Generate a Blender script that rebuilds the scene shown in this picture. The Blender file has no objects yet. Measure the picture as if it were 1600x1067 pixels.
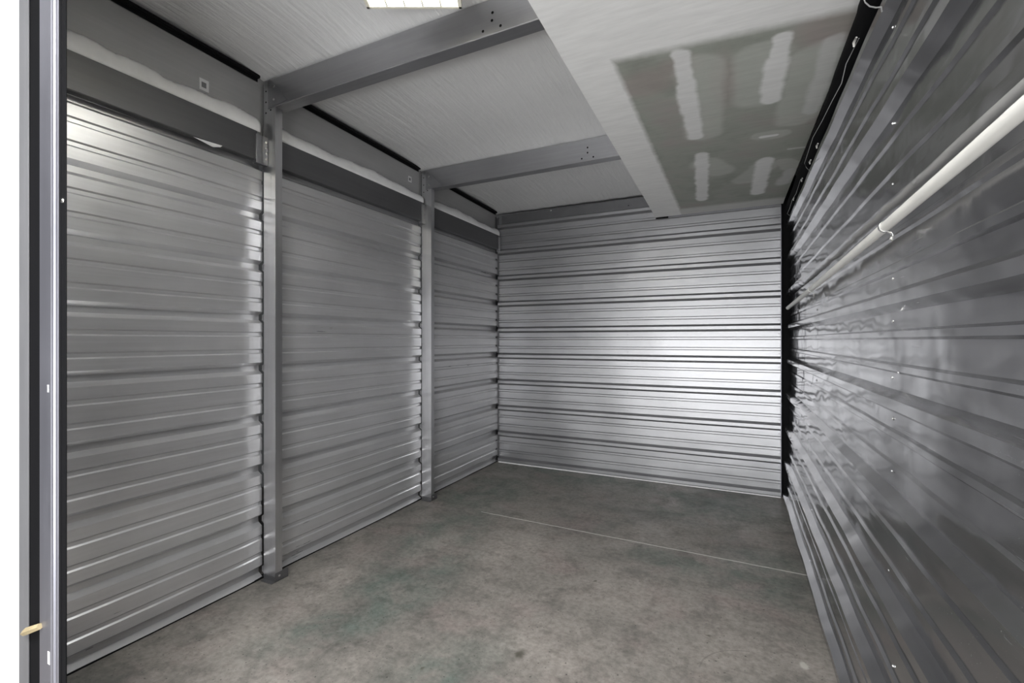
import bpy, bmesh, math, random
from mathutils import Vector, Matrix
random.seed(7)
S = bpy.context.scene
C = S.collection
FT = 0.3048
CZ = 4.71 * FT            # camera height
TH = math.radians(25.8)   # camera turned left of the room's long axis
FP = 738.0                # focal length in pixels of the 1600 px wide frame

# ------------------------------------------------------------------ camera, world, light, exposure
cd = bpy.data.cameras.new('camera'); cam = bpy.data.objects.new('camera', cd); C.objects.link(cam)
cam.location = (0, 0, CZ); cam.rotation_euler = (math.pi / 2, 0, TH)
cd.sensor_width = 36.0; cd.lens = FP / 1600 * 36.0; cd.shift_y = -2.2 / 1600
cd.clip_start = 0.01
S.camera = cam
S.view_settings.view_transform = 'Standard'
try: S.view_settings.look = 'None'
except Exception: pass
S.view_settings.gamma = 1.0
S.view_settings.use_curve_mapping = False
S.view_settings.exposure = 1.02

w = bpy.data.worlds.new('world'); S.world = w; w.use_nodes = True
w.node_tree.nodes['Background'].inputs[0].default_value = (0.95, 0.97, 1.0, 1)
w.node_tree.nodes['Background'].inputs[1].default_value = 0.02

def area(name, loc, rot, sx, sy, power, col=(1, 1, 1)):
    l = bpy.data.lights.new(name, 'AREA'); l.shape = 'RECTANGLE'; l.size = sx; l.size_y = sy
    l.energy = power; l.color = col
    o = bpy.data.objects.new(name, l); C.objects.link(o); o.location = loc; o.rotation_euler = rot
    return o
LIGHTS = {
    'corridor': ((-0.75, -0.75, 3.02), (0, 0, 0), 2.6, 0.35, 70, (1.0, 1.0, 1.0)),
    'room': ((-1.0, 1.02, 2.80), (0, 0, -0.45), 0.36, 1.1, 15, (0.965, 0.985, 1.0)),
    'daylight': ((-0.95, -2.15, 1.25), (math.pi / 2, 0, 0), 3.0, 2.1, 30, (0.97, 0.985, 1.0)),
    'ground': ((-0.75, -2.10, 0.55), (math.radians(90 + 38), 0, 0), 2.6, 0.9, 52, (0.97, 0.985, 1.0)),
}

# ------------------------------------------------------------------ helpers
def tag(o, label=None, cat=None, group=None, kind=None):
    if label: o['label'] = label
    if cat: o['category'] = cat
    if group: o['group'] = group
    if kind: o['kind'] = kind
    return o

def thing(name, loc, label, cat, group=None):
    o = bpy.data.objects.new(name, None); C.objects.link(o); o.location = loc
    o.empty_display_size = 0.1
    return tag(o, label, cat, group)

def obj(name, bm, m, parent=None, smooth=False, loc=None):
    me = bpy.data.meshes.new(name); bm.normal_update(); bm.to_mesh(me); bm.free()
    me.materials.append(m)
    for p in me.polygons: p.use_smooth = smooth
    o = bpy.data.objects.new(name, me); C.objects.link(o)
    if parent is not None:
        o.parent = parent
        # meshes are written in world coordinates: bring them into the parent's frame
        chain = Vector((0, 0, 0)); q = parent
        while q is not None: chain += q.location; q = q.parent
        if loc is None: me.transform(Matrix.Translation(-chain))
        else: o.location = Vector(loc) - chain
    elif loc is not None: o.location = loc
    return o

def box(bm, x0, x1, y0, y1, z0, z1, bev=0.0):
    v = [bm.verts.new(p) for p in [(x0, y0, z0), (x1, y0, z0), (x1, y1, z0), (x0, y1, z0),
                                   (x0, y0, z1), (x1, y0, z1), (x1, y1, z1), (x0, y1, z1)]]
    fs = [bm.faces.new([v[i] for i in f]) for f in
          [(3, 2, 1, 0), (4, 5, 6, 7), (0, 1, 5, 4), (1, 2, 6, 5), (2, 3, 7, 6), (3, 0, 4, 7)]]
    if bev:
        es = list({e for f in fs for e in f.edges})
        bmesh.ops.bevel(bm, geom=es, offset=bev, segments=2, affect='EDGES', profile=0.5)
    return bm

def mbox(*a, bev=0.0):
    return box(bmesh.new(), *a, bev=bev)

def sweep(bm, prof, p0, p1, U, V, closed=False, thick=0.0):
    """open profile [(u,v)] swept from p0 to p1; U,V unit vectors"""
    a = [bm.verts.new(Vector(p0) + U * u + V * v) for u, v in prof]
    b = [bm.verts.new(Vector(p1) + U * u + V * v) for u, v in prof]
    n = len(prof)
    for i in range(n if closed else n - 1):
        j = (i + 1) % n
        bm.faces.new([a[i], a[j], b[j], b[i]])
    if closed:
        bm.faces.new(a[::-1]); bm.faces.new(b)
    return bm

def channel(bm, w_, d, lip, t, p0, p1, U, V, bev=0.002):
    """closed C section: web along U (0..w_), flanges along V (0..d), lips inward"""
    o = [(0, d), (0, 0), (w_, 0), (w_, d), (w_ - lip, d), (w_ - lip, d - t), (w_ - t, d - t), (w_ - t, t), (t, t), (t, d - t), (lip, d - t), (lip, d)]
    sweep(bm, o, p0, p1, U, V, closed=True)
    return bm

def solid(o, t):
    m = o.modifiers.new('thickness', 'SOLIDIFY'); m.thickness = t; m.offset = 0
    return o

def tube(bm, pts, rad, seg=10, caps=True):
    rings = []
    n = len(pts)
    for i, p in enumerate(pts):
        p = Vector(p)
        d = (Vector(pts[min(i + 1, n - 1)]) - Vector(pts[max(i - 1, 0)])).normalized()
        a = d.cross(Vector((0, 0, 1)))
        if a.length < 0.01: a = d.cross(Vector((1, 0, 0)))
        a.normalize(); b = a.cross(d).normalized()
        r = rad[i] if isinstance(rad, (list, tuple)) else rad
        rings.append([bm.verts.new(p + (a * math.cos(2 * math.pi * k / seg) + b * math.sin(2 * math.pi * k / seg)) * r) for k in range(seg)])
    for i in range(n - 1):
        for k in range(seg):
            bm.faces.new([rings[i][k], rings[i][(k + 1) % seg], rings[i + 1][(k + 1) % seg], rings[i + 1][k]])
    if caps:
        bm.faces.new(rings[0]); bm.faces.new(rings[-1][::-1])
    return bm

def unproj_h(px, py, h):           # point at height h above the camera seen at pixel
    z = FP * h / (531.3 - py); u = (px - 800) / FP
    return Vector((z * (-math.sin(TH) + u * math.cos(TH)), z * (math.cos(TH) + u * math.sin(TH)), CZ + h))
def unproj_X(px, py, X):
    u = (px - 800) / FP
    z = X / (-math.sin(TH) + u * math.cos(TH))
    return Vector((X, z * (math.cos(TH) + u * math.sin(TH)), CZ + z * (531.3 - py) / FP))
def unproj_Y(px, py, Y):
    u = (px - 800) / FP
    z = Y / (math.cos(TH) + u * math.sin(TH))
    return Vector((z * (-math.sin(TH) + u * math.cos(TH)), Y, CZ + z * (531.3 - py) / FP))

# ------------------------------------------------------------------ materials
class NT:
    def __init__(s, name):
        s.m = bpy.data.materials.new(name); s.m.use_nodes = True
        s.t = s.m.node_tree; s.b = s.t.nodes['Principled BSDF']
        s.tc = s.n('ShaderNodeTexCoord')
        s.pos = s.n('ShaderNodeNewGeometry').outputs['Position']
    def n(s, typ, **kw):
        q = s.t.nodes.new(typ)
        for k, v in kw.items():
            if k in q.inputs: q.inputs[k].default_value = v
            else: setattr(q, k, v)
        return q
    def l(s, a, b): s.t.links.new(a, b)
    def mapping(s, scale, src=None, loc=(0, 0, 0)):
        q = s.n('ShaderNodeMapping'); q.inputs['Scale'].default_value = scale; q.inputs['Location'].default_value = loc
        s.l(src or s.pos, q.inputs['Vector']); return q.outputs[0]
    def noise(s, vec, scale, detail=3, rough=0.5, dist=0.0):
        q = s.n('ShaderNodeTexNoise'); q.inputs['Scale'].default_value = scale; q.inputs['Detail'].default_value = detail
        q.inputs['Roughness'].default_value = rough; q.inputs['Distortion'].default_value = dist
        s.l(vec, q.inputs['Vector']); return q.outputs['Fac']
    def ramp(s, fac, stops):
        q = s.n('ShaderNodeValToRGB'); e = q.color_ramp.elements
        while len(e) > 1: e.remove(e[-1])
        for i, (p, c) in enumerate(stops):
            if isinstance(c, (int, float)): c = (c, c, c)
            if i == 0: e[0].position = p; e[0].color = (*c, 1)
            else:
                x = e.new(p); x.color = (*c, 1)
        s.l(fac, q.inputs[0]); return q.outputs[0]
    def mix(s, fac, a, b, mode='MIX'):
        q = s.n('ShaderNodeMix'); q.data_type = 'RGBA'; q.blend_type = mode
        for i, v in ((0, fac), (6, a), (7, b)):
            if isinstance(v, (int, float)): q.inputs[i].default_value = v if i == 0 else (v, v, v, 1)
            elif isinstance(v, tuple): q.inputs[i].default_value = (*v, 1)
            else: s.l(v, q.inputs[i])
        return q.outputs[2]
    def math(s, op, a, b=0.0, c=0.0, clamp=False):
        q = s.n('ShaderNodeMath'); q.operation = op; q.use_clamp = clamp
        for i, v in enumerate((a, b, c)):
            if isinstance(v, (int, float)): q.inputs[i].default_value = v
            else: s.l(v, q.inputs[i])
        return q.outputs[0]
    def bump(s, h, strength, dist=0.01, normal=None):
        q = s.n('ShaderNodeBump'); q.inputs['Strength'].default_value = strength; q.inputs['Distance'].default_value = dist
        s.l(h, q.inputs['Height'])
        if normal is not None: s.l(normal, q.inputs['Normal'])
        return q.outputs[0]
    def set(s, **kw):
        for k, v in kw.items():
            i = s.b.inputs[k.replace('_', ' ')]
            if isinstance(v, (int, float)): i.default_value = v
            elif isinstance(v, tuple): i.default_value = (*v, 1) if len(v) == 3 else v
            else: s.l(v, i)
        return s

def simple(name, col, rough=0.5, metal=0.0, emit=None, es=0.0, var=0.0):
    q = NT(name); q.set(Roughness=rough, Metallic=metal)
    if max(col) < 0.02: q.b.inputs['Specular IOR Level'].default_value = 0.12
    if var:
        f = q.noise(q.pos, 9, 4)
        q.set(Base_Color=q.ramp(f, [(0.3, tuple(c * (1 - var) for c in col)), (0.7, tuple(min(1, c * (1 + var)) for c in col))]))
    else: q.set(Base_Color=tuple(col))
    if emit: q.set(Emission_Color=tuple(emit), Emission_Strength=es)
    return q.m

def sheet_metal(name, col, rough, along, rvar=0.08, warp=0.0, warpscale=(1, 1, 1), cvar=0.12, scratch=False, grain=0.02, metal=1.0):
    """along = axis index of the rolling direction"""
    q = NT(name)
    sc = [60, 60, 60]; sc[along] = 2.0
    st = q.noise(q.mapping(tuple(sc)), 1.0, 3, 0.6)
    sc2 = [9, 9, 9]; sc2[along] = 0.8
    st2 = q.noise(q.mapping(tuple(sc2)), 1.0, 3, 0.55)
    cl = q.noise(q.pos, 2.6, 5, 0.6)
    f = q.math('ADD', q.math('MULTIPLY', st, 0.3), q.math('ADD', q.math('MULTIPLY', st2, 0.35), q.math('MULTIPLY', cl, 0.35)))
    lo = tuple(c * (1 - cvar) for c in col); hi = tuple(min(1, c * (1 + cvar)) for c in col)
    colr = q.ramp(f, [(0.34, lo), (0.66, hi)])
    r = q.math('ADD', q.math('MULTIPLY', q.math('SUBTRACT', f, 0.5), rvar * 5), rough, clamp=True)
    if scratch:
        sm = [5, 5, 130]; sm[along] = 2.2
        s1 = q.noise(q.mapping(tuple(sm)), 1.0, 4, 0.7, 0.6)
        m1 = q.noise(q.pos, 1.3, 3, 0.6)
        sf = q.math('MULTIPLY', q.ramp(s1, [(0.62, 0.0), (0.72, 1.0)]), q.ramp(m1, [(0.5, 0.0), (0.62, 0.75)]))
        colr = q.mix(sf, colr, tuple(min(1, c * 1.35) for c in col))
        r = q.math('ADD', r, q.math('MULTIPLY', sf, 0.3), clamp=True)
        sp = q.noise(q.pos, 260, 2, 0.5)
        sf2 = q.math('MULTIPLY', q.ramp(sp, [(0.70, 0.0), (0.76, 1.0)]), q.ramp(m1, [(0.48, 0.0), (0.62, 0.6)]))
        r = q.math('ADD', r, q.math('MULTIPLY', sf2, 0.4), clamp=True)
    nrm = q.bump(q.noise(q.pos, 320, 2, 0.5), grain, 0.002)
    if warp:
        nrm = q.bump(q.noise(q.mapping(warpscale), 1.0, 2, 0.4, 0.3), warp, 0.05, nrm)
    q.set(Base_Color=colr, Roughness=r, Metallic=metal, Normal=nrm)
    return q.m

M = {}
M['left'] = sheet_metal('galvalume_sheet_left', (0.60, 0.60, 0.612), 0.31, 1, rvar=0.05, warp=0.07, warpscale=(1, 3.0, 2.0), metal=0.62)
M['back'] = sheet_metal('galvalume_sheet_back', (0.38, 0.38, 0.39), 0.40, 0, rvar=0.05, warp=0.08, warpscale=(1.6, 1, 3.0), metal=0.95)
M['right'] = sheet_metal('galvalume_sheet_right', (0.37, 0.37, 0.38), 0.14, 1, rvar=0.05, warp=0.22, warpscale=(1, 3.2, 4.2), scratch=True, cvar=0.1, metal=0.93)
M['steel'] = sheet_metal('galvanised_steel', (0.36, 0.36, 0.372), 0.34, 0, rvar=0.08, cvar=0.14, scratch=True, metal=0.85)
M['post'] = sheet_metal('galvanised_post_steel', (0.54, 0.54, 0.552), 0.32, 2, rvar=0.08, cvar=0.12, metal=0.9)
M['girt'] = sheet_metal('galvanised_girt_steel', (0.155, 0.155, 0.16), 0.45, 1, rvar=0.05, cvar=0.12, metal=0.7)
M['eave'] = sheet_metal('galvanised_eave_plate', (0.46, 0.46, 0.46), 0.5, 1, rvar=0.05, cvar=0.10, metal=0.6)
M['dark_steel'] = simple('dark_primed_steel', (0.012, 0.012, 0.013), 0.55, 0.3)  # closure clips, plus shade painted into the eave and floor gaps
M['hole'] = simple('hole_black', (0.004, 0.004, 0.004), 0.9)
M['black'] = simple('black_wrap', (0.006, 0.006, 0.007), 0.75)  # duct wrap and rubber; also painted shade in the wall recesses
M['screw'] = simple('zinc_screw', (0.85, 0.85, 0.83), 0.25, 1.0)
M['dull_screw'] = simple('dull_screw', (0.35, 0.35, 0.36), 0.4, 1.0)
M['white_strip'] = simple('white_vinyl_edge', (0.95, 0.95, 0.95), 0.6, var=0.06)
M['sticker'] = simple('white_sticker', (0.80, 0.80, 0.80), 0.5)
M['grey_ink'] = simple('grey_sticker_ink', (0.22, 0.22, 0.22), 0.6)
M['pvc'] = simple('white_pvc', (0.80, 0.79, 0.75), 0.35, var=0.04)
M['ink'] = simple('pipe_print_ink', (0.12, 0.12, 0.12), 0.6)
M['wire'] = simple('thin_grey_wire', (0.55, 0.55, 0.55), 0.5)
M['white_paint'] = simple('white_painted_wall', (0.92, 0.92, 0.92), 0.6)
M['jamb'] = sheet_metal('door_guide_steel', (0.30, 0.30, 0.34), 0.42, 2, rvar=0.05, metal=0.8)
M['jamb_light'] = sheet_metal('door_jamb_steel', (0.22, 0.22, 0.23), 0.5, 2, rvar=0.05, metal=0.4)
M['tan'] = simple('tan_wood_splinter', (0.42, 0.34, 0.20), 0.7, var=0.3)
M['gold'] = simple('gold_louvre', (0.80, 0.77, 0.66), 0.45, 0.0, emit=(1.0, 0.88, 0.45), es=0.0)
M['lamp'] = simple('lamp_pan', (1, 1, 1), 0.5, emit=(1.0, 0.99, 0.97), es=1.5)
M['lamp2'] = simple('lamp_diffuser', (1, 1, 1), 0.5, emit=(1.0, 1.0, 1.0), es=5.0)
M['lamp_body'] = simple('lamp_body_white', (0.8, 0.8, 0.78), 0.5)
M['corridor'] = simple('corridor_paint', (0.55, 0.55, 0.55), 0.7)

# insulation facing on the ceiling
q = NT('vinyl_insulation_facing')
wv = q.noise(q.mapping((26, 2.4, 1)), 1.0, 4, 0.6, 0.4)
wv2 = q.noise(q.mapping((95, 7, 1)), 1.0, 3, 0.6, 0.3)
fine = q.noise(q.pos, 160, 2)
h = q.math('ADD', q.math('MULTIPLY', wv, 1.0), q.math('MULTIPLY', wv2, 0.30))
n0 = q.bump(h, 0.6, 0.018); n0 = q.bump(fine, 0.06, 0.002, n0)
q.set(Base_Color=q.ramp(q.noise(q.pos, 1.8, 4), [(0.3, 0.74), (0.7, 0.80)]), Roughness=0.30, Normal=n0)
q.b.inputs['Specular IOR Level'].default_value = 0.6
M['ceiling'] = q.m

# blob mask helper: soft ellipse in XY with noise-distorted edge
def blob(q, vec, cx, cy, rx, ry, ang, soft=0.25, dist=None):
    mp = q.n('ShaderNodeMapping'); mp.vector_type = 'TEXTURE'
    mp.inputs['Location'].default_value = (cx, cy, 0); mp.inputs['Rotation'].default_value = (0, 0, ang)
    mp.inputs['Scale'].default_value = (rx, ry, 1)
    q.l(vec, mp.inputs['Vector'])
    sp = q.n('ShaderNodeSeparateXYZ'); q.l(mp.outputs[0], sp.inputs[0])
    d = q.math('SQRT', q.math('ADD', q.math('MULTIPLY', sp.outputs[0], sp.outputs[0]), q.math('MULTIPLY', sp.outputs[1], sp.outputs[1])))
    mr = q.n('ShaderNodeMapRange'); mr.interpolation_type = 'SMOOTHSTEP'
    mr.inputs['From Min'].default_value = 1 + soft; mr.inputs['From Max'].default_value = 1 - soft
    q.l(d, mr.inputs['Value']); return mr.outputs[0]

def distorted(q, amt, scale):
    nz = q.n('ShaderNodeTexNoise'); nz.inputs['Scale'].default_value = scale; nz.inputs['Detail'].default_value = 4
    q.l(q.pos, nz.inputs['Vector'])
    vm = q.n('ShaderNodeVectorMath'); vm.operation = 'MULTIPLY_ADD'
    q.l(nz.outputs['Color'], vm.inputs[0]); vm.inputs[1].default_value = (amt, amt, 0)
    vm2 = q.n('ShaderNodeVectorMath'); vm2.operation = 'SUBTRACT'; q.l(q.pos, vm2.inputs[0]); vm2.inputs[1].default_value = (amt / 2, amt / 2, 0)
    q.l(vm2.outputs[0], vm.inputs[2]); return vm.outputs[0]

# ---- concrete
def pix_floor(px, py):
    p = unproj_h(px, py, -CZ); return p.x, p.y
q = NT('sealed_concrete')
big = q.noise(q.pos, 1.15, 6, 0.62, 0.4)
mid = q.noise(q.mapping((1, 1, 1), loc=(3.1, 7.7, 0)), 4.2, 6, 0.68, 0.8)
fine = q.noise(q.pos, 34, 5, 0.7)
base = q.ramp(big, [(0.30, (0.130, 0.130, 0.118)), (0.5, (0.215, 0.200, 0.180)), (0.70, (0.300, 0.275, 0.250))])
dv = distorted(q, 0.35, 3.0)
def fl(px, py, rx, ry, ang, soft=0.5):
    x, y = pix_floor(px, py); return blob(q, dv, x, y, rx, ry, ang, soft)
green = (0.122, 0.150, 0.130)
gm = None
for a in [(560, 960, .14, .55, .5), (640, 900, .16, .45, .4), (700, 830, .22, .6, .1), (760, 770, .35, .5, 0), (900, 745, .9, .3, 0), (1100, 790, .6, .35, 0),
          (700, 1050, .2, .3, .4), (1190, 900, .25, .35, 0), (1060, 880, .3, .15, 0)]:
    mk = fl(*a[:2], a[2], a[3], -a[4], 0.6)
    gm = mk if gm is None else q.math('MAXIMUM', gm, mk)
gm = q.math('MULTIPLY', gm, q.ramp(mid, [(0.36, 0.10), (0.62, 0.85)]))
col = q.mix(gm, base, green)
light = None
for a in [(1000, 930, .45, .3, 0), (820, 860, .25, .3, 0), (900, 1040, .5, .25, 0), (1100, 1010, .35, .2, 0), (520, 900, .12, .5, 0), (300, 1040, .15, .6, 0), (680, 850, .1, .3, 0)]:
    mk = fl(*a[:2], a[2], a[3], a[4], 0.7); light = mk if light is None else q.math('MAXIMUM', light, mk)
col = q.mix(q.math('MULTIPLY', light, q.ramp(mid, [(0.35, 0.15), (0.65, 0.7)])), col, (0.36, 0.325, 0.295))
pm = q.math('MULTIPLY', q.ramp(q.noise(q.mapping((1, 1, 1), loc=(9, 2, 0)), 2.6, 5, 0.6), [(0.52, 0.0), (0.66, 0.35)]), 1.0)
col = q.mix(pm, col, (0.27, 0.205, 0.195))
dk = q.ramp(q.noise(q.mapping((1, 1, 1), loc=(5, 5, 0)), 6.5, 6, 0.7), [(0.30, 0.60), (0.52, 1.05)])
col = q.mix(1.0, col, dk, 'MULTIPLY')
col = q.mix(1.0, col, q.ramp(fine, [(0.3, 0.60), (0.62, 1.02)]), 'MULTIPLY')
pits = q.ramp(q.noise(q.pos, 75, 2, 0.4), [(0.27, 0.35), (0.32, 1.0)])
col = q.mix(1.0, col, pits, 'MULTIPLY')
stain = None
for a in [(812, 1022, .022, .030), (1108, 992, .014, .008), (1340 - 90, 800, .05, .05), (930, 908, .01, .012), (660, 1045, .008, .01)]:
    x, y = pix_floor(*a[:2]); mk = blob(q, distorted(q, 0.04, 18), x, y, a[2], a[3], 0, 0.6); stain = mk if stain is None else q.math('MAXIMUM', stain, mk)
col = q.mix(q.math('MULTIPLY', stain, 0.75), col, (0.06, 0.055, 0.04))
x, y = pix_floor(1256, 1040)
col = q.mix(q.math('MULTIPLY', blob(q, distorted(q, 0.03, 25), x, y, .016, .022, 0, 0.5), 0.7), col, (0.5, 0.48, 0.44))
# curved scuff
cx, cy = pix_floor(1190, 1075)
sp = q.n('ShaderNodeSeparateXYZ'); q.l(distorted(q, 0.02, 8), sp.inputs[0])
rr = q.math('SQRT', q.math('ADD', q.math('POWER', q.math('SUBTRACT', sp.outputs[0], cx), 2), q.math('POWER', q.math('SUBTRACT', sp.outputs[1], cy), 2)))
arc = q.math('COMPARE', rr, 0.24, 0.004)
arc = q.math('MULTIPLY', arc, q.math('LESS_THAN', sp.outputs[0], cx - 0.04))
arc = q.math('MULTIPLY', arc, q.math('GREATER_THAN', sp.outputs[1], cy + 0.02))
col = q.mix(q.math('MULTIPLY', arc, 0.35), col, (0.08, 0.075, 0.07))
q.set(Base_Color=col, Roughness=q.ramp(mid, [(0.3, 0.42), (0.7, 0.62)]), Normal=q.bump(fine, 0.12, 0.004))
M['concrete'] = q.m

# ---- drywall soffit: white coat on the borders, bare green board with mud patches inside
SH = 4.05 * FT
q = NT('drywall_green_board')
def sof(px, py):
    p = unproj_h(px, py, SH); return (p.x, p.y)
dv = distorted(q, 0.055, 7.0)
dvs = distorted(q, 0.02, 22.0)
dvm = distorted(q, 0.045, 9.0)
sp = q.n('ShaderNodeSeparateXYZ'); q.l(dvs, sp.inputs[0])
nz = q.noise(q.pos, 3.2, 5, 0.6)
gcol = q.ramp(nz, [(0.30, (0.31, 0.325, 0.285)), (0.5, (0.39, 0.41, 0.365)), (0.7, (0.41, 0.38, 0.36))])
# pinkish scuffs near the near edge
def acc(lst, vec, soft):
    m_ = None
    for (px, py, rx, ry, a) in lst:
        x, y = sof(px, py); k = blob(q, vec, x, y, rx, ry, a, soft)
        m_ = k if m_ is None else q.math('MAXIMUM', m_, k)
    return m_
pink = acc([(1130, 130, .06, .25, 0), (1010, 130, .14, .12, 0), (1290, 45, .12, .10, 0), (1060, 105, .10, .08, 0)], dv, 0.5)
gcol = q.mix(q.math('MULTIPLY', pink, 0.6), gcol, (0.40, 0.345, 0.325))
def caps(lst, vec, soft):
    m_ = None
    for (x1, y1, x2, y2, hw) in lst:
        (ax_, ay_), (bx_, by_) = sof(x1, y1), sof(x2, y2)
        L = math.hypot(bx_ - ax_, by_ - ay_) / 2; an = math.atan2(by_ - ay_, bx_ - ax_)
        wd = hw * SH / (531.3 - (y1 + y2) / 2)
        mp = q.n('ShaderNodeMapping'); mp.vector_type = 'TEXTURE'
        mp.inputs['Location'].default_value = ((ax_ + bx_) / 2, (ay_ + by_) / 2, 0); mp.inputs['Rotation'].default_value = (0, 0, an)
        q.l(vec, mp.inputs['Vector'])
        sp_ = q.n('ShaderNodeSeparateXYZ'); q.l(mp.outputs[0], sp_.inputs[0])
        over = q.math('MAXIMUM', q.math('SUBTRACT', q.math('ABSOLUTE', sp_.outputs[0]), max(0.0, L - wd * .6)), 0.0)
        d = q.math('DIVIDE', q.math('SQRT', q.math('ADD', q.math('MULTIPLY', over, over), q.math('MULTIPLY', sp_.outputs[1], sp_.outputs[1]))), wd)
        k_ = q.n('ShaderNodeMapRange'); k_.interpolation_type = 'SMOOTHSTEP'
        k_.inputs['From Min'].default_value = 1 + soft; k_.inputs['From Max'].default_value = 1 - soft
        q.l(d, k_.inputs['Value'])
        m_ = k_.outputs[0] if m_ is None else q.math('MAXIMUM', m_, k_.outputs[0])
    return m_
halo = caps([(1092, 95, 1100, 215, 32), (1192, 75, 1184, 160, 40), (1284, 75, 1243, 190, 36), (1178, 214, 1228, 208, 16), (1095, 252, 1130, 270, 24),
             (1160, 285, 1200, 255, 20), (1222, 250, 1240, 262, 14)], dv, 0.22)
mud = caps([(1062, 80, 1074, 140, 13.5), (1070, 130, 1087, 216, 13), (1224, 52, 1214, 100, 13), (1214, 90, 1203, 160, 16), (1096, 240, 1097, 313, 9.5), (1196, 248, 1183, 303, 11), (1187, 214, 1213, 211, 4.5)], dvm, 0.30)
mud2 = caps([(1305, 56, 1266, 176, 12.5), (1232, 233, 1262, 229, 3), (1238, 265, 1221, 288, 10)], dvm, 0.40)
gcol = q.mix(q.math('MULTIPLY', halo, 0.55), gcol, (0.62, 0.645, 0.60))
gcol = q.mix(q.math('MULTIPLY', mud, 0.82), gcol, (0.93, 0.93, 0.93))
gcol = q.mix(q.math('MULTIPLY', mud2, 0.55), gcol, (0.80, 0.80, 0.80))
# white border: left of a slanted line, nearer than a slanted line
(ax, ay), (bx, by) = sof(955, 97), sof(1062, 330)
kx = (bx - ax) / (by - ay)
lx = q.math('SUBTRACT', sp.outputs[0], q.math('ADD', q.math('MULTIPLY', q.math('SUBTRACT', sp.outputs[1], ay), kx), ax))
mr = q.n('ShaderNodeMapRange'); mr.inputs['From Min'].default_value = 0.025; mr.inputs['From Max'].default_value = -0.005; q.l(lx, mr.inputs['Value'])
(cx2, cy2), (dx2, dy2) = sof(955, 97), sof(1345, 12)
ky = (dy2 - cy2) / (dx2 - cx2)
ly = q.math('SUBTRACT', sp.outputs[1], q.math('ADD', q.math('MULTIPLY', q.math('SUBTRACT', sp.outputs[0], cx2), ky), cy2))
mr2 = q.n('ShaderNodeMapRange'); mr2.inputs['From Min'].default_value = 0.03; mr2.inputs['From Max'].default_value = -0.03; q.l(ly, mr2.inputs['Value'])
mr3 = q.n('ShaderNodeMapRange'); mr3.inputs['From Min'].default_value = 4.66; mr3.inputs['From Max'].default_value = 4.74; q.l(sp.outputs[1], mr3.inputs['Value'])
bord = q.math('MAXIMUM', q.math('MAXIMUM', mr.outputs[0], mr2.outputs[0]), q.math('MULTIPLY', mr3.outputs[0], 0.55))
col = q.mix(bord, gcol, (0.92, 0.92, 0.91))
col = q.mix(1.0, col, q.ramp(q.noise(q.mapping((6, 40, 1)), 1, 3, 0.6), [(0.3, 0.94), (0.7, 1.04)]), 'MULTIPLY')
q.set(Base_Color=col, Roughness=0.6, Normal=q.bump(q.noise(q.pos, 45, 4), 0.08, 0.003))
M['drywall'] = q.m

# ------------------------------------------------------------------ corrugated sheets
def ribs(zmin, zmax, centre, sgn, dep=0.032, minor=0.008):
    """heights and offsets of a 12 inch rib sheet"""
    out = []
    n0 = int(math.floor((zmin - centre) / FT)) - 1; n1 = int(math.ceil((zmax - centre) / FT)) + 1
    for n in range(n0, n1 + 1):
        c = centre + n * FT
        out += [(c - .0355, 0), (c - .0145, dep * sgn), (c + .0145, dep * sgn), (c + .0355, 0)]
        for f in (1 / 3, 2 / 3):
            m_ = c + FT * f
            out += [(m_ - .0155, 0), (m_ - .0085, minor), (m_ + .0085, minor), (m_ + .0155, 0)]
    def at(z):
        for (za, da), (zb, db) in zip(out, out[1:]):
            if za <= z <= zb: return da + (db - da) * (z - za) / max(1e-9, zb - za)
        return 0
    r = [(zmin, at(zmin))] + [p for p in out if zmin < p[0] < zmax] + [(zmax, at(zmax))]
    return r

def sheet(name, m, prof, s0, s1, step, place, parent=None):
    """place(s, z, d) -> world point"""
    bm = bmesh.new(); n = max(2, int((s1 - s0) / step)); prev = None
    for i in range(n + 1):
        s = s0 + (s1 - s0) * i / n
        row = [bm.verts.new(place(s, z, d)) for z, d in prof]
        if prev:
            for a in range(len(row) - 1):
                bm.faces.new([prev[a], prev[a + 1], row[a + 1], row[a]])
        prev = row
    o = obj(name, bm, m, parent)
    solid(o, 0.0008)
    tag(o, kind='structure')
    return o

# screw heads share one mesh
def head_mesh(name, m, r=0.0065, h=0.004):
    bm = bmesh.new()
    c0 = [bm.verts.new((r * 1.25 * math.cos(a * math.pi / 4), r * 1.25 * math.sin(a * math.pi / 4), 0.0)) for a in range(8)]
    c1 = [bm.verts.new((r * 1.25 * math.cos(a * math.pi / 4), r * 1.25 * math.sin(a * math.pi / 4), h * .3)) for a in range(8)]
    c2 = [bm.verts.new((r * .8 * math.cos(a * math.pi / 4), r * .8 * math.sin(a * math.pi / 4), h * .4)) for a in range(8)]
    c3 = [bm.verts.new((r * .7 * math.cos(a * math.pi / 4), r * .7 * math.sin(a * math.pi / 4), h)) for a in range(8)]
    for A, B in ((c0, c1), (c1, c2), (c2, c3)):
        for k in range(8): bm.faces.new([A[k], A[(k + 1) % 8], B[(k + 1) % 8], B[k]])
    bm.faces.new(c3)
    me = bpy.data.meshes.new(name); bm.to_mesh(me); bm.free(); me.materials.append(m); return me
HEAD = head_mesh('screw', M['screw']); DULL = head_mesh('screw', M['dull_screw'])
DARKS = head_mesh('screw', M['dark_steel'], 0.007, .003)
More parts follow.
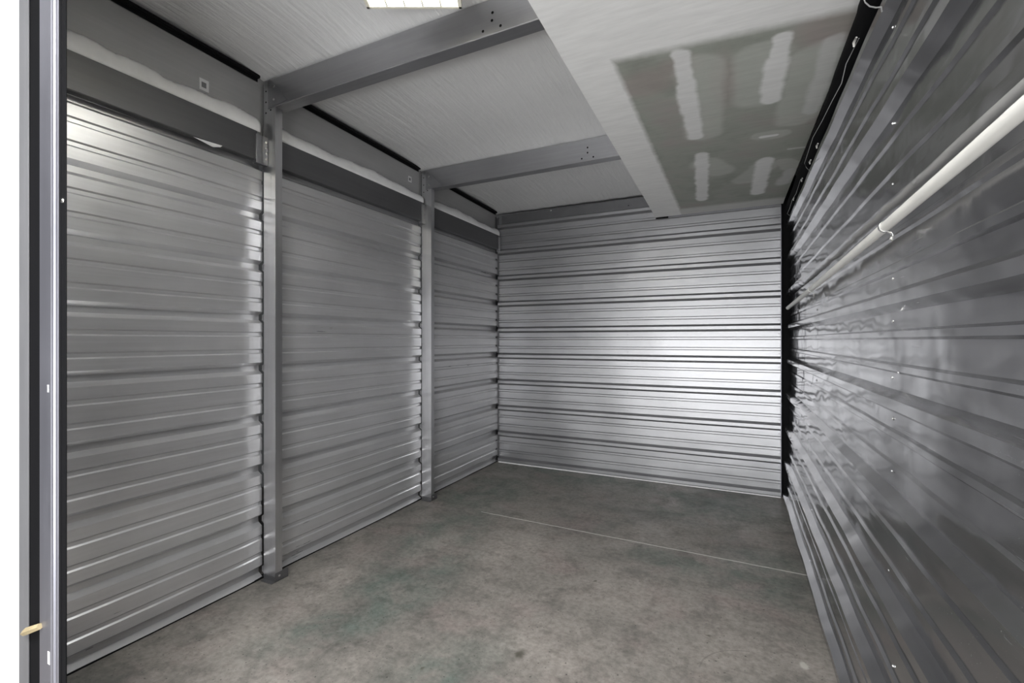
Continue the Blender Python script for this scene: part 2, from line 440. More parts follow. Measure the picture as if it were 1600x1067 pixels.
def screw(parent, loc, nrm, mesh=None, scale=1.0, name='screw'):
    o = bpy.data.objects.new(name, mesh or HEAD); C.objects.link(o)
    chain = Vector((0, 0, 0)); p = parent
    while p is not None: chain += p.location; p = p.parent
    o.parent = parent; o.location = Vector(loc) - chain
    o.rotation_euler = Vector(nrm).to_track_quat('Z', 'Y').to_euler(); o.scale = (scale,) * 3
    return o
bmh = bmesh.new(); bmesh.ops.create_cone(bmh, cap_ends=True, segments=12, radius1=.0065, radius2=.0065, depth=.0012)
HOLE = bpy.data.meshes.new('hole'); bmh.to_mesh(HOLE); bmh.free(); HOLE.materials.append(M['hole'])

XL = -2.585; XR = 0.405; YB = 4.97
def XRf(y): return XR + 0.0066 * (4.9 - y)     # the right wall opens slightly towards the door
YP = [1.911, 3.480]                  # faces of the two free posts
FRONT = 0.72
LC = 0.155 * FT; RC = 0.10 * FT      # rib centres above the floor

# ------------------------------------------------------------------ floor, ceiling, walls
bm = mbox(-4.2, 1.6, -2.2, 5.4, -0.12, 0.0)
fl_ = obj('floor', bm, M['concrete']); tag(fl_, kind='structure')
# saw-cut joint filled with pale caulk
bm = bmesh.new()
pts = []
for i in range(25):
    t = i / 24; pts.append((-1.95 + t * (0.385 + 1.95), 3.445 - 0.065 * t + random.uniform(-.0015, .0015)))
ws = 0.0032
vs = [(bm.verts.new((x, y - ws, 0.0)), bm.verts.new((x, y - ws, 0.0008)), bm.verts.new((x, y + ws, 0.0008)), bm.verts.new((x, y + ws, 0.0))) for x, y in pts]
for a, b in zip(vs, vs[1:]):
    for k in range(3): bm.faces.new([a[k], b[k], b[k + 1], a[k + 1]])
obj('joint_line', bm, simple('pale_joint_filler', (0.50, 0.49, 0.46), 0.7), fl_)

def ceil_h(y):                       # underside of the roof insulation at a purlin line, falls to the back
    return CZ + (5.13 - 0.0705 * (y - 1.911)) * FT
def bay(y, a, b):                    # arched between purlins
    t = (y - a) / (b - a)
    return 0.035 * (1 - abs(2 * t - 1) ** 3.2)
bays_c = [(0.72, 1.955), (1.955, 3.50), (3.50, 5.02)]
bm = bmesh.new()
ys = []
for a, b in bays_c:
    for i in range(28): ys.append((a + (b - a) * i / 28, a, b))
ys.append((5.02, 3.50, 5.02))
xs = [-2.66 + 0.06 * i for i in range(56)]
prev = None
for y, a, b in ys:
    row = []
    for x in xs:
        wr = 0.0025 * math.sin(x * 31 + y * 3.1 + 2 * math.sin(x * 7)) * (abs(2 * (y - a) / (b - a) - 1) ** 2)
        row.append(bm.verts.new((x, y, ceil_h(y) + bay(y, a, b) + wr)))
    if prev:
        for k in range(len(xs) - 1): bm.faces.new([prev[k], row[k], row[k + 1], prev[k + 1]])
    prev = row
ce = obj('ceiling', bm, M['ceiling'], smooth=True); tag(ce, kind='structure'); solid(ce, 0.004)
# seam tape of the facing: narrow welts along the bays
def welt(x0, y0, x1, y1, a, b, r=0.004):
    bm = bmesh.new(); P = []
    for i in range(13):
        t = i / 12; x = x0 + (x1 - x0) * t; y = y0 + (y1 - y0) * t
        P.append((x, y, ceil_h(y) + bay(y, a, b) - 0.002))
    tube(bm, P, r, 6); return obj('facing_seam', bm, M['ceiling'], ce, smooth=True)
p0 = unproj_h(675, 12, 5.17 * FT); p1 = unproj_h(690, 30, 5.13 * FT)
welt(p0.x, p0.y - 0.5, p1.x, 1.90, 0.72, 1.955)
p1 = unproj_h(930, 316, 4.86 * FT)
welt(p1.x - 0.02, 3.58, p1.x, 4.90, 3.50, 5.02, 0.003)

# left wall: the sheets show their reverse side, so the big ribs are grooves
profL = ribs(0.010, CZ + 3.52 * FT, LC, -1, minor=-0.007)
def left_place(ya, yb, bend):
    def f(s, z, d):
        t = max(0.0, (s - (yb - 0.17)) / 0.17)
        w_ = 0.0018 * math.sin(s * 5.1 + z * 2.3) + 0.0012 * math.sin(s * 11 + z * 5)
        return (XL + d + bend * t * t + w_, s, z)
    return f
baysL = [(0.80, YP[0] - .002), (YP[0] + .012, YP[1] - .002), (YP[1] + .012, YB - .012)]
for i, (a, b) in enumerate(baysL):
    sheet('wall_left', M['left'], profL, a, b, 0.03, left_place(a, b, (-0.012, -0.006, -0.002)[i]))
# base rail of the left sheets, blackened to stand for the gap's shadow
o = obj('baseboard_left', mbox(XL - .035, XL - .004, 0.80, YB, 0.0, 0.012), M['dark_steel']); tag(o, kind='structure')

# back wall: two sheets with a lap
profB = ribs(0.008, CZ + 4.46 * FT, RC, 1)
def back_place(off):
    def f(s, z, d):
        w_ = 0.0012 * math.sin(s * 4.3 + z * 1.7) + 0.001 * math.sin(s * 9 + 3 * z)
        return (s, YB - d - off + w_, z)
    return f
XS = unproj_Y(981, 500, YB).x
wb = sheet('wall_back', M['back'], profB, XL + 0.012, XS + .02, 0.05, back_place(0))
wb2 = sheet('wall_back', M['back'], profB, XS - .01, 0.335, 0.05, back_place(0.002))
for n in range(0, 9):
    for dz in (-0.062, 0.062):
        z = RC + n * FT + dz
        if z < 0.02 or z > CZ + 4.5 * FT: continue
        screw(wb2, (XS, YB - .0035, z), (0, -1, 0), DULL, .8)
        screw(wb2, (0.318, YB - .0035, z), (0, -1, 0), DULL, .8)
        if n % 2 == 0: screw(wb, (XL + .03, YB - .0015, z), (0, -1, 0), DULL, .7)
# pale foot trim of the back wall, bright edge trim on its right
o = obj('baseboard_back', mbox(XL + .02, 0.33, YB - 0.042, YB - 0.004, 0.0, 0.008, bev=.001), M['sticker']); tag(o, kind='structure')
bm = mbox(0.332, 0.3355, YB - .040, YB + .02, 0.0, CZ + 4.03 * FT); o = obj('trim_1', bm, M['jamb']); tag(o, kind='structure')
# black sheet standing for the shade in the slot between the back and right walls, and behind the back wall's top
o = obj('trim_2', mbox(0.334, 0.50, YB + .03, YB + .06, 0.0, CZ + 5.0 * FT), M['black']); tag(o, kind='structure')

# right wall: glossy face with outstanding ribs
profR = ribs(0.004, CZ + 3.435 * FT, RC, 1)
def right_place(s, z, d):
    w_ = 0.0016 * math.sin(s * 6.0 + z * 3.0) * math.sin(z * 7 + 1) + 0.001 * math.sin(s * 13 + 4 * z)
    dn = XRf(s) - XR - 0.028 * max(0.0, 1 - z / 1.1)
    end = 0.012 * max(0.0, (s - (YB - .13)) / .13) if d < 0.02 else 0.0
    return (XR + dn - d + w_ + end, s, z)
wr_ = sheet('wall_right', M['right'], profR, FRONT + .04, YB - 0.035, 0.04, right_place)
for py in (43, 193, 287.5, 435.6, 502, 590, 654, 736, 797, 891.5, 1040):
    p = unproj_X(1394, py, XRf(1.7) - .004 if py not in (1040,) else XRf(1.7) - .02)
    z = p.z; dd = 0
    for (za, da), (zb, db) in zip(profR, profR[1:]):
        if za <= z <= zb: dd = da + (db - da) * (z - za) / max(1e-9, zb - za)
    screw(wr_, (XRf(p.y) - 0.028 * max(0.0, 1 - z / 1.1) - dd - .001, p.y, z), (-1, 0, 0), HEAD, .7)
for px, py in ((1274, 797), (1274, 877), (1276, 594), (1277, 484), (1276, 358), (1275, 262)):
    p = unproj_X(px, py, XRf(3) - .004)
    screw(wr_, (XRf(p.y) - 0.028 * max(0.0, 1 - p.z / 1.1) - .002, p.y, p.z), (-1, 0, 0), DULL, .8)
# black sheets standing for shade: recess above the wall, slot behind its end
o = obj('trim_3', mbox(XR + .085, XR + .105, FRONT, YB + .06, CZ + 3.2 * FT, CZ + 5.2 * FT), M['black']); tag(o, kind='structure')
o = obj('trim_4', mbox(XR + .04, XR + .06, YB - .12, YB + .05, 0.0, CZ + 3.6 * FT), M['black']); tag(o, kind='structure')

# partition wall to the corridor with the door opening
o = obj('wall_front', mbox(-4.2, -2.166, FRONT - .004, FRONT + .06, 0, 3.12), M['white_paint']); tag(o, kind='structure')
o = obj('wall_header', mbox(-2.158, 0.60, FRONT, FRONT + .05, 2.62, 3.12), M['corridor']); tag(o, kind='structure')
o = obj('wall_right_front', mbox(0.44, 1.6, FRONT - .03, FRONT + .04, 0, 3.12), M['corridor']); tag(o, kind='structure')
o = obj('wall_corridor', mbox(-4.2, 1.6, -2.3, -2.2, 0, 3.12), M['corridor']); tag(o, kind='structure')
o = obj('ceiling', mbox(-4.2, 1.6, -2.2, FRONT + .05, 3.12, 3.16), M['corridor']); tag(o, kind='structure')

# ------------------------------------------------------------------ posts
def post(y, htop, label, bottom=0.0):
    t = thing('steel_post', (XL + .05, y, 0), label, 'post')
    bm = bmesh.new()
    channel(bm, 0.102, 0.046, 0.014, 0.0022, (XL + .001, y, 0.004), (XL + .001, y, htop), Vector((1, 0, 0)), Vector((0, 1, 0)))
    c = obj('channel', bm, M['post'], t)
    # foot clip: upright plate and floor plate
    x1 = XL + .104
    bm = bmesh.new()
    box(bm, x1, x1 + .003, y - .004, y + .085, 0.0, 0.052, bev=.0008)
    box(bm, XL + .006, x1 + .003, y - .006, y - .0025, 0.0, 0.030, bev=.0008)
    box(bm, XL + .01, x1 + .003, y - .03, y + .085, 0.0, 0.004, bev=.0008)
    f = obj('foot_clip', bm, M['girt'], t)
    screw(f, (x1 + .003, y + .024, .030), (1, 0, 0), HEAD, .9)
    # punched holes at the head
    for (dx, dz) in ((.020, -.065), (.020, -.130), (.020, -.195), (.062, -.185)):
        screw(t, (XL + dx, y - .0002, htop + dz), (0, -1, 0), HOLE, .8, 'hole')
    return t
h1 = ceil_h(YP[0]) - .006; h2 = ceil_h(YP[1]) - .006
P1 = post(YP[0], h1, 'galvanised steel channel post on the left wall, the nearer and larger of the two')
P2 = post(YP[1], h2, 'galvanised steel channel post on the left wall, the farther one nearer the back corner')
# slim angle in the far left corner
t = thing('corner_angle', (XL + .01, YB - .02, 0), 'slim dark steel angle upright in the far left corner between the side and back walls', 'post')
bm = bmesh.new(); box(bm, XL - .01, XL + .014, YB - .010, YB - .006, 0, CZ + 4.75 * FT); box(bm, XL - .012, XL - .008, YB - .05, YB - .006, 0, CZ + 4.75 * FT)
obj('angle', bm, M['girt'], t)
for n in range(0, 8):
    z = LC + n * FT
    bm = mbox(XL - .02, XL + .012, YB - .046, YB - .012, z - .022, z + .018, bev=.002)
    k = obj('closure_clip', bm, M['dark_steel'], t)
    screw(k, (XL + .013, YB - .03, z), (1, 0, 0), DULL, .7)

# ------------------------------------------------------------------ ceiling beams (C purlins)
def beam(y, hb0, hb1, ht0, ht1, label, x1, boltpts, mat='steel'):
    x0 = XL + .045
    t = thing('ceiling_beam', (x0, y, CZ + hb0 * FT), label, 'beam')
    y -= .004
    z00, z01, z10, z11 = CZ + hb0 * FT, CZ + ht0 * FT, CZ + hb1 * FT, CZ + ht1 * FT
    w = 0.078; g = 0.0025
    prof = lambda za, zb: [(y, zb), (y, za + .003), (y + .003, za), (y + w, za), (y + w, za + .02), (y + w - g, za + .02), (y + w - g, za + g), (y + .004, za + g), (y + g, za + .004), (y + g, zb - g), (y + w, zb - g), (y + w, zb)]
    bm = bmesh.new()
    a = [bm.verts.new((x0, yy, zz)) for yy, zz in prof(z00, z01)]
    b = [bm.verts.new((x1, yy, zz)) for yy, zz in prof(z10, z11)]
    n = len(a)
    for i in range(n): bm.faces.new([a[i], a[(i + 1) % n], b[(i + 1) % n], b[i]])
    bm.faces.new(a[::-1]); bm.faces.new(b)
    obj('purlin', bm, M[mat], t)
    for px, py in boltpts['hole']:
        p = unproj_Y(px, py, y - .0003); screw(t, p, (0, -1, 0), HOLE, 1.0, 'hole')
    for px, py in boltpts['screw']:
        p = unproj_Y(px, py, y - .0078); screw(t, p, (0, -1, 0), boltpts.get('mesh', HEAD), 1.0)
    return t
B1 = beam(YP[0], 4.54, 4.64, 5.08, 5.17, 'wide galvanised ceiling beam nearest the camera, with four punched holes at its right', 0.36,
          {'hole': [(769.5, 19.7), (768.6, 32), (782, 40), (754.6, 49)], 'screw': [(428, 135), (428, 155.5)]})
B2 = beam(YP[1], 4.43, 4.47, 4.99, 5.03, 'galvanised ceiling beam crossing the middle of the room to the far post', 0.36,
          {'hole': [(918, 230.5), (918, 238.5), (927, 245), (909, 248)], 'screw': [(670, 276), (670.5, 289)]})
B3 = beam(YB + .012, 4.40, 4.44, 4.82, 4.86, 'dark ceiling beam along the top of the back wall', 0.33,
          {'hole': [(982, 321)], 'screw': [(861, 329)]}, 'girt')
# gussets: a slanted stiffener strip across each beam end at the post
for t, y, hb in ((B1, YP[0], 4.56), (B2, YP[1], 4.45)):
    bm = bmesh.new()
    z0 = CZ + hb * FT
    v = [bm.verts.new(p) for p in [(XL + .048, y - .0075, z0 - .012), (XL + .092, y - .0075, z0 - .004), (XL + .210, y - .0075, z0 + .008), (XL + .072, y - .0075, z0 + .158), (XL + .048, y - .0075, z0 + .158)]]
    f = bm.faces.new(v); r = bmesh.ops.extrude_face_region(bm, geom=[f])
    bmesh.ops.translate(bm, vec=(0, .003, 0), verts=[e for e in r['geom'] if isinstance(e, bmesh.types.BMVert)])
    obj('gusset_plate', bm, M['steel'], t)

# ------------------------------------------------------------------ header of the left wall, bay by bay
bay_words = ['near bay left of both posts', 'middle bay between the posts', 'far bay beside the back corner']
hy = [(0.80, YP[0]), (YP[0] + .05, YP[1]), (YP[1] + .05, YB - .01)]
for i, (a, b) in enumerate(hy):
    # girt
    t = thing('wall_girt', (XL, (a + b) / 2, CZ + 3.47 * FT), 'dark steel girt above the ribbed sheets, ' + bay_words[i], 'girt', 'girts along the left wall')
    z0, z1 = CZ + 3.47 * FT, CZ + 4.03 * FT
    e = b - (.065, .035, .03)[i]
    bm = bmesh.new()
    pr = [(0, 0), (.006, -.003), (.006, z1 - z0), (-.040, z1 - z0), (-.040, z1 - z0 - .0025), (.0035, z1 - z0 - .0025), (.0035, .012), (-.040, .012), (-.040, .0)]
    pr = [(-.040, .002), (.004, .002), (.0075, .006), (.0075, z1 - z0), (-.040, z1 - z0), (-.040, z1 - z0 - .003), (.0045, z1 - z0 - .003), (.0045, .009), (-.040, .009)]
    sweep(bm, pr, (XL + .022, a, z0), (XL + .022, e, z0), Vector((1, 0, 0)), Vector((0, 0, 1)), closed=True)
    obj('girt_channel', bm, M['girt'], t)
    bm = bmesh.new()
    box(bm, XL + .004, XL + .040, e - .012, e + .028, z0 - .018, z1 - .02, bev=.002)
    if i < 2: box(bm, XL + .012, XL + .040, e + .02, b - .001, z0 - .018, z1 - .02, bev=.002)
    c = obj('girt_clip', bm, M['steel'], t)
    if i < 2:
        for k in range(4 if i == 0 else 2):
            screw(c, (XL + .0402, b - .014, z0 + .018 + k * .034), (1, 0, 0), HEAD, .8)
    # fascia plate above
    zt0 = ceil_h(a) + .02; zt1 = ceil_h(b) + .02
    bm = bmesh.new(); zb = CZ + 4.04 * FT
    va = [(XL - .022, a, zb), (XL - .018, a, zb), (XL - .018, a, zt0), (XL - .022, a, zt0)]
    ye_ = b + (.014 if i < 2 else -.002)
    vb = [(x, ye_, z) for x, z in ((XL - .022, zb), (XL - .018, zb), (XL - .018, zt1), (XL - .022, zt1))]
    A = [bm.verts.new(p) for p in va]; Bv = [bm.verts.new(p) for p in vb]
    for k in range(4): bm.faces.new([A[k], A[(k + 1) % 4], Bv[(k + 1) % 4], Bv[k]])
    bm.faces.new(A[::-1]); bm.faces.new(Bv)
    o = obj('fascia_plate', bm, M['eave']); tag(o, 'plain grey plate under the ceiling, ' + bay_words[i], 'metal plate', 'plates under the ceiling on the left wall')
    # black strip painted as the shaded gap under the ceiling edge
    bm = bmesh.new()
    L0, L1 = Vector((XL - .016, a, ceil_h(a))), Vector((XL - .016, b - .03, ceil_h(b - .03)))
    pr = [(0, .012), (0, -.022), (.003, -.022), (.003, -.004), (.026, -.004), (.026, .012)]
    sweep(bm, pr, L0, L1, Vector((1, 0, 0)), Vector((0, 0, 1)), closed=True)
    o = obj('eave_angle', bm, M['dark_steel']); tag(o, 'dark strip under the left ceiling edge, ' + bay_words[i], 'angle', 'dark strips along the left ceiling edge')
    # white insulation edge with a torn top
    random.seed(11 + i)
    bm = bmesh.new(); n = 90; prev = None
    for s in range(n + 1):
        tt = s / n; y = a + (e + .02 - a) * tt
        top = (4.345 + 0.03 * math.sin(tt * 9 + i * 2) + 0.015 * math.sin(tt * 31 + i) + random.uniform(-.007, .007)
               + (0.03 if i == 0 and 0.35 < tt < 0.52 else 0) - (0.04 if i == 1 and tt > .62 else 0) - (0.06 * tt if i == 2 else 0)) * FT
        row = []
        for k in range(7):
            u = k / 6; z = 4.028 * FT * (1 - u) + top * u
            d = .030 + .004 * math.sin(math.pi * u) - .044 * u * u * u + random.uniform(-.0006, .0006)
            row.append(bm.verts.new((XL + d, y, CZ + z)))
        if prev:
            for k in range(6): bm.faces.new([prev[k], prev[k + 1], row[k + 1], row[k]])
        prev = row
    o = obj('insulation_strip', bm, M['white_strip'], smooth=True); solid(o, .003)
    tag(o, 'torn white insulation above the girt, ' + bay_words[i], 'insulation', 'white insulation edges on the left wall')

# sliver of white insulation hanging under the near girt
p0 = unproj_X(302, 214, XL + .031); p1 = unproj_X(347, 229, XL + .031)
bm = bmesh.new(); v = [bm.verts.new(p) for p in [(XL + .033, p0.y, p0.z), (XL + .033, p1.y, p1.z + .004), (XL + .033, p1.y - .01, p1.z - .008), (XL + .033, p0.y + .1, p0.z - .016)]]
bm.faces.new(v); o = obj('insulation_scrap', bm, M['white_strip']); solid(o, .002)
tag(o, 'small sliver of white insulation poking from under the near girt', 'insulation')

# stickers (their codes are left out)
for (px, py, w_, hh, lab) in ((319, 133, .050, .062, 'small white sticker on the grey plate left of the nearer post'),
                              (640.5, 280, .046, .05, 'small white sticker on the grey plate left of the farther post')):
    p = unproj_X(px, py, XL - .017)
    bm = mbox(XL - .0175, XL - .0165, p.y - w_ / 2, p.y + w_ / 2, p.z - hh / 2, p.z + hh / 2)
    o = obj('sticker', bm, M['sticker']); tag(o, lab, 'sticker')
    bm = mbox(XL - .0166, XL - .0162, p.y - w_ * .28, p.y + w_ * .22, p.z - hh * .24, p.z + hh * .22)
    s_ = obj('printed_patch', bm, M['grey_ink'], o); s_['label'] = 'plain grey printed square'

# ------------------------------------------------------------------ drywall soffit
zs = CZ + SH
pf = (-.695, 1.566); pb = (-.768, 4.915)
k = (pb[0] - pf[0]) / (pb[1] - pf[1])
xn = pf[0] + k * (FRONT + .06 - pf[1])
t = thing('drywall_soffit', (-.2, 2.8, zs), 'boxed drywall soffit hanging at upper right, green board with white joint compound patches', 'soffit')
bm = bmesh.new()
lo = [(xn, FRONT + .06), (0.425, FRONT + .06), (0.407, 2.1), (0.350, 4.74), (0.348, 4.915), (pb[0], 4.915)]
A = [bm.verts.new((x, y, zs)) for x, y in lo]; Bv = [bm.verts.new((x, y, zs + .016)) for x, y in lo]
bm.faces.new(A[::-1]); bm.faces.new(Bv)
for i in range(6): bm.faces.new([A[i], A[(i + 1) % 6], Bv[(i + 1) % 6], Bv[i]])
obj('underside_board', bm, M['drywall'], t)
bm = bmesh.new()
lo2 = [(xn, FRONT + .06), (xn + .012, FRONT + .06), (pb[0] + .012, 4.915), (pb[0], 4.915)]
tops = [ceil_h(y) + .02 for x, y in lo2]
A = [bm.verts.new((x, y, zs + .016)) for x, y in lo2]; Bv = [bm.verts.new((x, y, tt)) for (x, y), tt in zip(lo2, tops)]
bm.faces.new(A[::-1]); bm.faces.new(Bv)
for i in range(4): bm.faces.new([A[i], A[(i + 1) % 4], Bv[(i + 1) % 4], Bv[i]])
obj('side_board', bm, M['drywall'], t)
# black end stop under its far corner
bm = mbox(pb[0] + .0, pb[0] + .12, 4.918, 4.930, zs - .014, zs + .03, bev=.002)
obj('end_cap', bm, M['black'], t)
# bead teeth along the back edge
bm = bmesh.new()
for i in range(46):
    x = pb[0] + .16 + i * .018
    box(bm, x, x + .009, 4.918, 4.926, zs - .006, zs + .002)
box(bm, pb[0] + .12, .30, 4.918, 4.924, zs - .001, zs + .014)
obj('corner_bead', bm, M['jamb'], t)

# ------------------------------------------------------------------ black wrapped duct and wires in the upper right slot
t = thing('wrapped_duct', (XR, 3, zs - .05), 'black wrapped duct running between the drywall soffit and the right wall', 'duct')
bm = bmesh.new(); P = []; R = []
random.seed(3)
steps = [(FRONT + .06, .050), (1.2, .052), (1.75, .052), (1.78, .058), (2.05, .056), (2.08, .052), (2.5, .052), (2.7, .047), (3.1, .047), (3.15, .052), (3.4, .05), (3.45, .044), (3.8, .046), (3.85, .052), (4.2, .044), (4.6, .042), (4.93, .04)]
for y, r in steps: P.append((.400 + .0105 * (4.9 - y), y, zs - .064)); R.append(r)
tube(bm, P, R, 18)
obj('duct_wrap', bm, M['black'], t, smooth=True)
def wire_path(pix, X, r=.0016):
    bm = bmesh.new(); tube(bm, [unproj_X(x, y, X) for x, y in pix], r, 6); return bm
o = obj('thin_wire', wire_path([(1342, 60), (1322, 100), (1315, 130), (1300, 158), (1284, 190), (1270, 215), (1262, 240), (1257, 255), (1260, 262), (1266, 268)], 0.366), M['wire'], t, smooth=True); o['label'] = 'thin grey wire clipped along the black wrapped duct, its longer near stretch'
o = obj('thin_wire', wire_path([(1251, 280), (1244, 302), (1238, 312), (1234, 325), (1230, 334), (1233, 336)], 0.346), M['wire'], t, smooth=True); o['label'] = 'thin grey wire on the black duct, short stretch by the back corner'
o = obj('wire_loop', wire_path([(1350, -2), (1352, 4), (1359, 10), (1369, 12), (1377, 11), (1378, 18)], 0.372, .0022), M['wire'], t, smooth=True); o['label'] = 'grey wire looped round the black duct at the top edge of the picture'
for i, (px, py) in enumerate([(1277, 228), (1266, 253), (1253, 281), (1240, 311), (1336, 66)]):
    p = unproj_X(px, py, 0.362)
    bm = bmesh.new(); tube(bm, [p + Vector((0, -.022, .004)), p + Vector((-.003, 0, 0)), p + Vector((0, .018, -.005))], [.0035, .005, .003], 8)
    obj('wire_clip', bm, M['pvc'], t, smooth=True)

# ------------------------------------------------------------------ PVC pipe
XP = XR - .032 - .0150
t = thing('plastic_pipe', (XP, 2.8, CZ + .30), 'white plastic pipe with small dark print running along the right wall', 'pipe')
ye = unproj_X(1230.5, 482, XP).y
ye = min(ye, YB - .06)
def pz(y):
    t_ = (4.67 - y)
    return CZ + .270 + .0145 * t_ + .0019 * t_ * t_
bm = bmesh.new(); n = 40; RP = .0142
pp = [(XP + XRf(FRONT + .03 + (ye - FRONT - .03) * i / n) - XR, FRONT + .03 + (ye - FRONT - .03) * i / n, pz(FRONT + .03 + (ye - FRONT - .03) * i / n)) for i in range(n + 1)]
tube(bm, pp, RP, 28)
pipe = obj('pipe', bm, M['pvc'], t, smooth=True)
for y in (unproj_X(1385, 357, 0.382).y, unproj_X(1268, 451, 0.372).y):
    bm = bmesh.new(); z = pz(y); xx = XP + XRf(y) - XR
    P = []
    for k in range(15):
        a = math.radians(70 + k * 15)
        P.append((xx + (RP + .0012) * math.cos(a), z + (RP + .0012) * math.sin(a)))
    P += [(xx + .012, z - RP - .004), (xx + .016, z - RP - .010), (xx + .016, z - RP - .030)]
    pv = None
    for (x, zz) in P:
        row = [bm.verts.new((x, y - .008, zz)), bm.verts.new((x, y + .008, zz))]
        if pv: bm.faces.new([pv[0], pv[1], row[1], row[0]])
        pv = row
    s_ = obj('pipe_strap', bm, M['screw'], t, smooth=True); solid(s_, .0016)
    screw(s_, (xx + .0145, y, z - RP - .021), (-1, 0, 0), HEAD, 1.0)
# a pale pencil-thin label strip far along, and the row of small print
random.seed(5)
groups = [(0.80, .86), (.885, .97), (1.00, 1.05), (1.10, 1.20), (1.24, 1.29), (1.36, 1.44), (1.50, 1.53), (1.62, 1.72), (1.85, 1.95), (2.1, 2.2), (2.4, 2.5), (2.7, 2.8)]
for ga, gb in groups:
    y = ga; bm = bmesh.new()
    while y < gb:
        wd = random.uniform(.0022, .0042); a0 = math.radians(150); hgt = random.choice((.0030, .0036, .0042))
        for part in range(random.choice((1, 2, 2))):
            aa = a0 - part * .14 + random.uniform(-.03, .03)
            x_c = XP + XRf(y) - XR
            q0 = [(x_c + (RP + .0002) * math.cos(aa + s * hgt / RP / 2.6), pz(y) + (RP + .0002) * math.sin(aa + s * hgt / RP / 2.6)) for s in (-.5, .5)]
            v = [bm.verts.new((q0[0][0], y, q0[0][1])), bm.verts.new((q0[0][0], y + wd * .75, q0[0][1])), bm.verts.new((q0[1][0], y + wd * .75, q0[1][1])), bm.verts.new((q0[1][0], y, q0[1][1]))]
            bm.faces.new(v)
        y += wd + .0012
    obj('printed_mark', bm, M['ink'], pipe)

# ------------------------------------------------------------------ door guide at the far left edge
t = thing('door_guide', (-1.95, FRONT - .01, 0), 'tall steel door guide with black slot at the left edge of the picture', 'door track')
def vbox(name, xa, xb, y0, y1, m, bev=.002, z1=2.62):
    X0 = unproj_Y(xa, 500, y0).x; X1 = unproj_Y(xb, 500, y0).x
    return obj(name, mbox(X0, X1, y0, y1, 0.0, z1, bev=bev), m, t)
vbox('jamb_angle', 29.5, 44, FRONT - .006, FRONT - .002, M['jamb_light'], .001)
vbox('slot_backing', 30, 70, FRONT - .001, FRONT + .05, M['black'], 0)
# guide channel with rolled edge
X0 = unproj_Y(61, 500, FRONT - .012).x; X1 = unproj_Y(88.5, 500, FRONT - .012).x
bm = bmesh.new(); y0 = FRONT - .012
W = X1 - X0
pr = [(0, .012), (0, .004), (.004, 0), (W * .66, 0), (W * .72, .003), (W * .78, -.001), (W * .84, -.001), (W * .88, .003), (W * .96, .003), (W, .005), (W, .008)]
sweep(bm, pr, (X0, y0, 0), (X0, y0, 2.62), Vector((1, 0, 0)), Vector((0, 1, 0)), closed=True)
obj('guide_channel', bm, M['jamb'], t)
vbox('rubber_strip', 88, 96, FRONT - .006, FRONT - .003, M['black'], .0008)
vbox('rubber_lip', 96.5, 102.5, FRONT - .008, FRONT - .004, M['black'], .0018)
p = unproj_Y(99.5, 314, FRONT - .006)
screw(t, (p.x, FRONT - .008, p.z), (0, -1, 0), HEAD, 1.2)
# worn spots on the guide
for px, py, r in ((76, 1028, .020), (75, 607, .012)):
    p = unproj_Y(px, py, FRONT - .0125)
    bm = mbox(p.x - r * .35, p.x + r * .35, FRONT - .0128, FRONT - .0118, p.z - r, p.z + r, bev=.0004); k_ = obj('worn_spot', bm, M['white_strip'], t)
p0 = unproj_Y(37, 989, FRONT - .016); p1 = unproj_Y(63, 978, FRONT - .016)
bm = bmesh.new(); tube(bm, [p0, (p0 * .6 + p1 * .4) + Vector((0, -.006, .002)), p1], [.009, .012, .010], 5)
o = obj('wood_splinter', bm, M['tan']); tag(o, 'small tan wood splinter stuck across the black slot of the door guide', 'splinter')

# ------------------------------------------------------------------ light fixtures
zf = CZ + 1.45
pl, pr2 = unproj_h(577, 11, 1.45), unproj_h(717, 11, 1.45)
ax = (pr2 - pl); Wf = ax.length; ax.normalize(); ay = Vector((-ax.y, ax.x, 0))   # away from camera
t = thing('ceiling_light', ((pl + pr2) / 2).to_tuple(), 'bright hanging light with gold louvre grid at the top edge, before the first beam', 'light')
o0 = pl
Lf = 1.22
def fb(bm, u0, u1, v0, v1, z0, z1):
    vs = []
    for z in (z0, z1):
        for (u, v) in ((u0, v0), (u1, v0), (u1, v1), (u0, v1)):
            p = o0 + ax * u - ay * v; vs.append(bm.verts.new((p.x, p.y, z)))
    for f in [(0, 1, 2, 3), (7, 6, 5, 4), (0, 4, 5, 1), (1, 5, 6, 2), (2, 6, 7, 3), (3, 7, 4, 0)]:
        bm.faces.new([vs[i] for i in f])
bm = bmesh.new(); fb(bm, -.012, 0, -.012, Lf + .012, zf, zf + .085); fb(bm, Wf, Wf + .012, -.012, Lf + .012, zf, zf + .085)
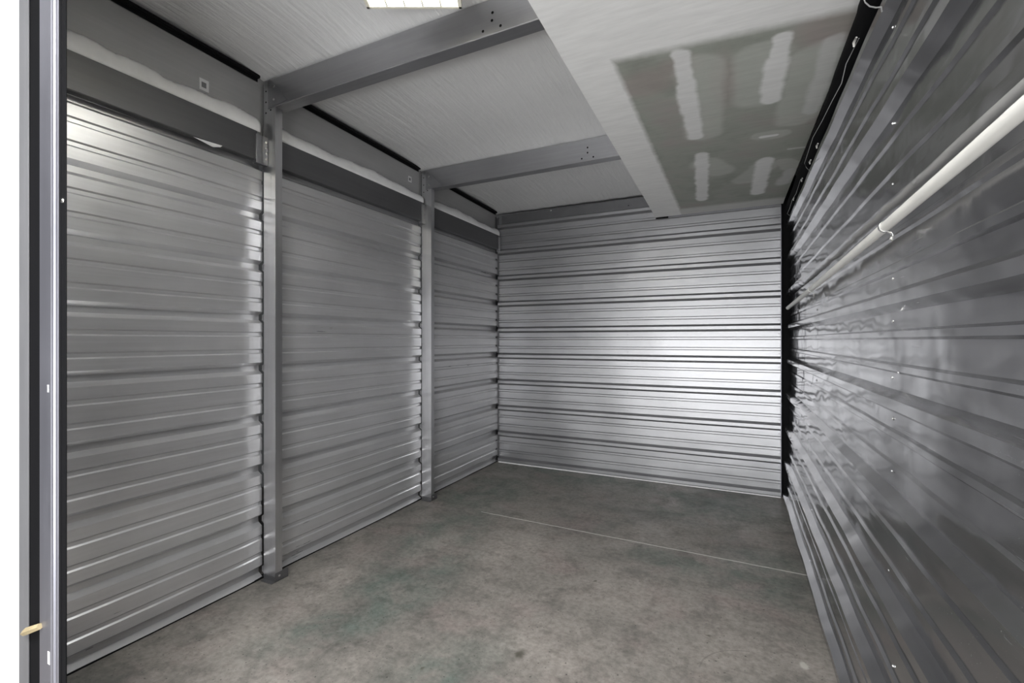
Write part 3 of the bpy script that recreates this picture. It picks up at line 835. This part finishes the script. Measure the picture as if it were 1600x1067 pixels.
fb(bm, -.012, Wf + .012, -.012, 0, zf, zf + .085); fb(bm, -.012, Wf + .012, Lf, Lf + .012, zf, zf + .085); fb(bm, -.012, Wf + .012, -.012, Lf + .012, zf + .085, zf + .095)
obj('housing', bm, M['gold'], t)
bm = bmesh.new(); fb(bm, 0, Wf, 0, Lf, zf + .07, zf + .084); obj('reflector_pan', bm, M['lamp'], t)
bm = bmesh.new()
for i in range(6):
    u = Wf * i / 5
    fb(bm, u - .003, u + .003, 0, Lf, zf + .002, zf + .018)
for j in range(17):
    v = Lf * j / 16
    fb(bm, 0, Wf, v - .003, v + .003, zf + .002, zf + .018)
obj('louvre_grid', bm, M['gold'], t)
for v in (.15, Lf - .15):
    for u in (.03, Wf - .03):
        p = o0 + ax * u - ay * v
        bm = bmesh.new(); tube(bm, [(p.x, p.y, zf + .09), (p.x, p.y, ceil_h(p.y) + .03)], .002, 6); obj('hanger', bm, M['dull_screw'] if 'dull_screw' in M else M['screw'], t)
c = o0 + ax * Wf / 2 - ay * Lf / 2
a_ = LIGHTS['room']
la = area('louvre_lamp', (c.x, c.y, zf + .024), (0, 0, math.atan2(ax.y, ax.x)), Wf * .92, Lf * .95, a_[4], a_[5])
a_ = LIGHTS['corridor']
t = thing('ceiling_light', (a_[0][0], a_[0][1], 3.12), 'long white corridor ceiling light outside the door, behind the camera', 'light')
obj('housing', mbox(a_[0][0] - a_[2] / 2 - .02, a_[0][0] + a_[2] / 2 + .02, a_[0][1] - a_[3] / 2 - .02, a_[0][1] + a_[3] / 2 + .02, 3.04, 3.12, bev=.004), M['lamp_body'], t)
obj('diffuser', mbox(a_[0][0] - a_[2] / 2, a_[0][0] + a_[2] / 2, a_[0][1] - a_[3] / 2, a_[0][1] + a_[3] / 2, 3.03, 3.041), M['lamp2'], t)
area('corridor_lamp', a_[0], a_[1], a_[2], a_[3], a_[4], a_[5])

# corridor street door standing open: daylight comes in behind the camera
a_ = LIGHTS['daylight']
area('open_door_daylight', a_[0], a_[1], a_[2], a_[3], a_[4], a_[5])
a_ = LIGHTS['ground']   # unseen lamp added to brighten the ceiling, tilted upward
area('open_door_ground_light', a_[0], a_[1], a_[2], a_[3], a_[4], a_[5])
